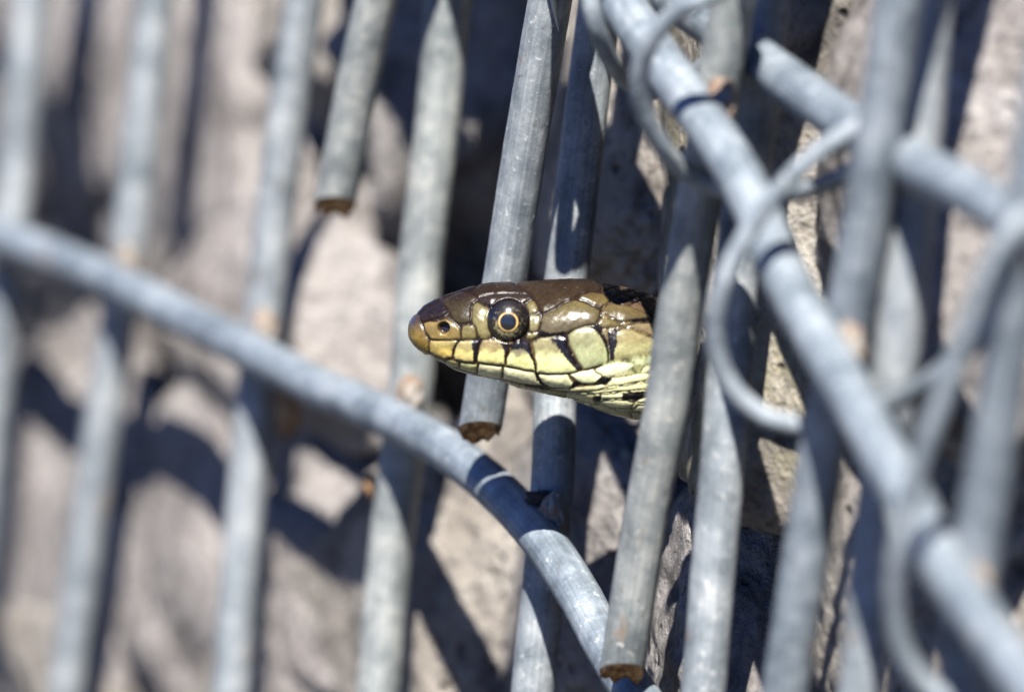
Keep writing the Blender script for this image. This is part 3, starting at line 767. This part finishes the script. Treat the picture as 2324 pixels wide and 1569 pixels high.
# eye socket and nostril
EX, EY, ER = 937.0, 456.0, 157.0
de = np.hypot(fx - EX, fy - EY)
sock = 1 - ss(ER - 6, ER + 8, de)
disp = disp * (1 - sock) - 46 * sock
colr = colr * (1 - sock[:, None]) + lin((16, 12, 12)) * sock[:, None]
rim = np.exp(-((de - ER - 12) / 9.0) ** 2); disp += 7 * rim
brow = np.exp(-(((fx - 930) / 170.0) ** 2 + ((fy - 290) / 32.0) ** 2)); disp += 8 * brow
cheek = np.exp(-(((fx - 1400) / 260.0) ** 2 + ((fy - 450) / 130.0) ** 2)); disp += 14 * cheek
ndx, ndy = (fx - 437) / 50.0, (fy - 504) / 46.0
dn = np.hypot(ndx, ndy)
nos = 1 - ss(0.72, 1.08, dn)
disp = disp * (1 - nos) - 46 * nos
colr = colr * (1 - nos[:, None]) + lin((34, 22, 26)) * nos[:, None]
disp += 7 * np.exp(-((dn - 1.15) / 0.16) ** 2)
# lip line: the lower jaw tucks in under the upper labials
lip = interp([(300, 712), (340, 722), (440, 752), (560, 772), (700, 786), (900, 803), (1150, 856), (1400, 860), (1510, 834), (1710, 768), (1940, 700)], fx)
tuck = ss(-3, 12, fy - lip) * (fx > 300) * (1 - ss(1500, 1900, fx))
disp -= 7 * tuck
disp += 1.2 * wob(fx, fy, 0.09, 7)

du = np.gradient(G, axis=0); dv = (np.roll(G, -1, 1) - np.roll(G, 1, 1)) / 2
nrm = np.cross(du, dv); nrm /= np.linalg.norm(nrm, axis=2, keepdims=True) + 1e-9
ctr = G.mean(axis=1, keepdims=True)
if ((nrm * (G - ctr)).sum(2).mean()) < 0: nrm = -nrm
fade = np.clip((xs - 157) / 60.0, 0.12, 1)[:, None, None]
G2 = G + nrm * (disp.reshape(nc, nr, 1) * fade)
vw = S2W(G2.reshape(-1, 3))
tipw = S2W(np.array([[156.6, 530, 0]]))[0]
endw = S2W(G2[-1].mean(0)[None, :])[0]
ii, jj = np.meshgrid(np.arange(nc - 1), np.arange(nr), indexing='ij')
j2 = (jj + 1) % nr
quads = np.stack([ii * nr + jj, ii * nr + j2, (ii + 1) * nr + j2, (ii + 1) * nr + jj], -1).reshape(-1, 4)

m, nt, b, lk = new_mat('snake_scales'); SNAKE = m
at = N(nt, 'ShaderNodeVertexColor', layer_name='Col')
geo = N(nt, 'ShaderNodeNewGeometry')
n1 = N(nt, 'ShaderNodeTexNoise', Scale=2600, Detail=5, Roughness=0.7); lk.new(geo.outputs['Position'], n1.inputs['Vector'])
n2 = N(nt, 'ShaderNodeTexNoise', Scale=5200, Detail=2); lk.new(geo.outputs['Position'], n2.inputs['Vector'])
r1 = ramp(nt, [(0.3, (0.78, 0.76, 0.74)), (0.7, (1.2, 1.2, 1.18))]); lk.new(n1.outputs[0], r1.inputs[0])
c = mix(nt, 0.7, at.outputs[0], r1.outputs[0], 'MULTIPLY')
dr = ramp(nt, [(0.71, (0, 0, 0)), (0.76, (0.6, 0.6, 0.6))]); lk.new(n2.outputs[0], dr.inputs[0])
c = mix(nt, dr.outputs[0], c, (0.30, 0.26, 0.20))
lk.new(c, b.inputs['Base Color'])
rr = ramp(nt, [(0.3, (0.19,) * 3), (0.7, (0.36,) * 3)]); lk.new(n1.outputs[0], rr.inputs[0]); lk.new(rr.outputs[0], b.inputs['Roughness'])
sg = N(nt, 'ShaderNodeMath', operation='MULTIPLY'); sg.inputs[1].default_value = 0.36; lk.new(at.outputs['Alpha'], sg.inputs[0]); lk.new(sg.outputs[0], b.inputs['Specular IOR Level'])
bp = N(nt, 'ShaderNodeBump', Strength=0.5, Distance=0.00006); lk.new(n1.outputs[0], bp.inputs['Height']); lk.new(bp.outputs[0], b.inputs['Normal'])

root = Vector(endw)
snake = empty('snake', root)
tag(snake, 'brown and cream snake poking its glossy scaled head out through the wire mesh', 'snake')
me = bpy.data.meshes.new('body')
allv = np.concatenate([vw - np.array(root), (tipw - np.array(root))[None], (endw - np.array(root))[None]])
tipi, endi = nc * nr, nc * nr + 1
faces = quads.tolist() + [[tipi, (j + 1) % nr, j] for j in range(nr)] + [[endi, (nc - 1) * nr + j, (nc - 1) * nr + (j + 1) % nr] for j in range(nr)]
me.from_pydata(allv.tolist(), [], faces)
bm = bmesh.new(); bm.from_mesh(me); bmesh.ops.recalc_face_normals(bm, faces=bm.faces); bm.to_mesh(me); bm.free()
me.polygons.foreach_set('use_smooth', [True] * len(me.polygons))
ca = me.color_attributes.new('Col', 'FLOAT_COLOR', 'POINT')
lum = colr @ np.array([0.3, 0.59, 0.11])
colr = colr + (lum[:, None] - colr) * (0.0 + 0.05 * ss(0.15, 0.5, lum))[:, None]
colr = np.clip(colr * 0.475, 0.002, 0.9)
cc = np.ones((nc * nr + 2, 4), dtype=np.float32); cc[:nc * nr, :3] = colr; cc[:nc * nr, 3] = glo; cc[tipi, :3] = colr[0]; cc[endi, :3] = colr[-1]
ca.data.foreach_set('color', cc.ravel())
me.materials.append(SNAKE)
body = bpy.data.objects.new('body', me); COL.objects.link(body); body.parent = snake

# eyes
m, nt, b, lk = new_mat('snake_eye'); EYE = m
at = N(nt, 'ShaderNodeVertexColor', layer_name='Col'); lk.new(at.outputs[0], b.inputs['Base Color'])
b.inputs['Roughness'].default_value = 0.6
b.inputs['Specular IOR Level'].default_value = 0.1
b.inputs['Coat Weight'].default_value = 1.0; b.inputs['Coat Roughness'].default_value = 0.16; b.inputs['Coat IOR'].default_value = 1.55
def eye_cap(name, c3, nv, R, r0, r1, colf, parent, rings=50, seg=96):
    nv = nv / np.linalg.norm(nv)
    u = np.cross([0, 1, 0], nv); u /= np.linalg.norm(u); w = np.cross(nv, u)
    vs, cs = [], []
    for i in range(rings + 1):
        r = r0 + (r1 - r0) * i / rings
        h = math.sqrt(max(0, R * R - r * r))
        for k in range(seg):
            a = 2 * math.pi * k / seg
            p = c3 + nv * h + u * math.cos(a) * r + w * math.sin(a) * r
            vs.append(p); cs.append(colf(r, a))
    fs = [(i * seg + k, i * seg + (k + 1) % seg, (i + 1) * seg + (k + 1) % seg, (i + 1) * seg + k) for i in range(rings) for k in range(seg)]
    o = mesh_obj(name, [Vector(v) for v in S2W(np.array(vs))], fs, EYE, parent)
    ca = o.data.color_attributes.new('Col', 'FLOAT_COLOR', 'POINT')
    cs = np.array(cs, dtype=np.float32); cs = np.concatenate([cs, np.ones((len(cs), 1), np.float32)], 1)
    ca.data.foreach_set('color', cs.ravel())
    return o
ic = np.array([[np.argmin(np.hypot(np.where((LAT[i] > 0), XM[i] - EX, 1e6), Y[i] - EY))] for i in range(nc)]).ravel()
best = min(range(nc), key=lambda i: math.hypot(XM[i, ic[i]] - EX, Y[i, ic[i]] - EY) if LAT[i, ic[i]] > 0 else 1e9)
eye_p = G[best, ic[best]]
def iris_col(side):
    def f(r, a):
        x, y = r * math.cos(a) * side, r * math.sin(a)
        nz = noise.noise(Vector((x * 0.05, y * 0.05, 2))) + 0.6 * noise.noise(Vector((x * 0.14, y * 0.14, 5)))
        pale = max(0.0, 1 - abs(r - 100) / 42.0) * (0.40 + 0.60 * max(0, math.cos(a - math.radians(115 if side > 0 else 65)))) + 0.6 * nz - 0.40
        t = min(1, max(0, pale * 1.6))
        d0, d1 = lin((17, 12, 13)), lin((140, 130, 92))
        return (d0 * (1 - t) + d1 * t) * 0.6
    return f
for side in (1, -1):
    if side > 0:
        nv = np.array([-0.05, 0.05, 1.0]); pc = np.array([EX, EY, eye_p[2]])
    else:
        tw = G[best, int(np.argmin(np.abs(th - ((np.pi - th[ic[best]]) % (2 * np.pi)))))]
        nv = np.array([-0.05, -0.45, -0.9]); pc = tw.copy()
    R = 205.0
    nvn = nv / np.linalg.norm(nv)
    c3 = pc - nvn * (math.sqrt(R * R - ER * ER) - 4)
    e = eye_cap('eye', c3, nv, R, 0.0, ER + 6, iris_col(side), snake)
    eye_cap('iris_ring', c3, nv, R + 2.5, 60, 79, lambda r, a: lin((158, 130, 80)) * (0.82 + 0.18 * math.sin(a * 2 + 1.2) + 0.10 * math.sin(a * 7)) * (0.55 + 0.45 * min(1, (79.5 - r) / 7.0)), e, rings=8)
    eye_cap('pupil', c3, nv, R + 3.5, 0.0, 63, lambda r, a: lin((6, 9, 16)), e, rings=12)

# ------------------------------------------------------------------ small debris and a modelled sliver of sunlight
m, nt, b, lk = new_mat('dark_dirt'); DIRT = m
b.inputs['Base Color'].default_value = (0.022, 0.017, 0.015, 1); b.inputs['Roughness'].default_value = 0.9
m, nt, b, lk = new_mat('orange_earth'); EARTH = m
geo = N(nt, 'ShaderNodeNewGeometry')
n1 = N(nt, 'ShaderNodeTexNoise', Scale=420, Detail=5, Roughness=0.7); lk.new(geo.outputs['Position'], n1.inputs['Vector'])
r1 = ramp(nt, [(0.35, (0.05, 0.025, 0.012)), (0.5, (0.20, 0.11, 0.05)), (0.65, (0.34, 0.22, 0.11))]); lk.new(n1.outputs[0], r1.inputs[0]); lk.new(r1.outputs[0], b.inputs['Base Color'])
b.inputs['Roughness'].default_value = 0.9
bp = N(nt, 'ShaderNodeBump', Strength=0.8, Distance=0.001); lk.new(n1.outputs[0], bp.inputs['Height']); lk.new(bp.outputs[0], b.inputs['Normal'])
m, nt, b, lk = new_mat('sliver_pale'); SLIVER = m
b.inputs['Base Color'].default_value = (0.34, 0.31, 0.22, 1); b.inputs['Roughness'].default_value = 0.6
def lump(name, p, size, mat, seed, parent=None, rough=0.35, sub=4):
    bm = bmesh.new(); bmesh.ops.create_icosphere(bm, subdivisions=sub, radius=1)
    vs = []
    for v in bm.verts:
        d = v.co.normalized(); q = d * 1.8 + Vector((seed, seed * 2.3, 1))
        rr = 1 + rough * (noise.noise(q) + 0.6 * noise.noise(q * 2.6) + 0.35 * noise.noise(q * 6))
        vs.append(Vector(p) + C2W(Vector((d.x * size[0], d.z * size[1], d.y * size[2])) * rr))
    fs = [tuple(v.index for v in f.verts) for f in bm.faces]; bm.free()
    return mesh_obj(name, vs, fs, mat, parent)
tag(lump('earth_lump', P(1692, 275, -1.0), (0.0017, 0.0060, 0.003), EARTH, 3.3), 'crumbly orange-brown earth lump wedged behind the sloping cross wire', 'earth')
tag(lump('dirt_crumb', P(1222, 1128, 2.35), (0.0016, 0.0009, 0.0012), DIRT, 5.1, rough=0.5), 'dark dirt crumb stuck to the bent cross wire under the snake', 'dirt')
for i, (x, y, dd, sz) in enumerate([(652, 935, 0.1, (0.0016, 0.0030, 0.0014)), (846, 1100, 0.25, (0.0011, 0.0016, 0.001)), (2042, 425, 0.1, (0.0016, 0.0020, 0.0012))]):
    lump('rust_flake', P(x, y, dY(x, y) - dd), sz, EARTH, 9.0 + i, panelY)
sliver_pts = [P(1248, -70, 0.4), P(1254, -10, 0.4), P(1260, 35, 0.4), P(1268, 72, 0.4)]  # pale strip modelled in place of a sliver of sunlight
vs, fs = [], []
for i, p in enumerate(catmull(sliver_pts, 6)):
    f = 1 - i / 18.0
    w_ = 0.0006 * f + 0.00003
    vs += [p + C2W((w_, 0, 0)), p + C2W((0, 0, w_ * 0.5)), p - C2W((w_, 0, 0)), p - C2W((0, 0, w_ * 0.5))]
for i in range(18):
    for k in range(4):
        k2 = (k + 1) % 4
        fs.append((i * 4 + k, i * 4 + k2, i * 4 + 4 + k2, i * 4 + 4 + k))
tag(mesh_obj('lit_sliver', vs, fs, SLIVER), 'thin pale sliver standing for a strip of sunlight between two shaded uprights', 'light sliver')
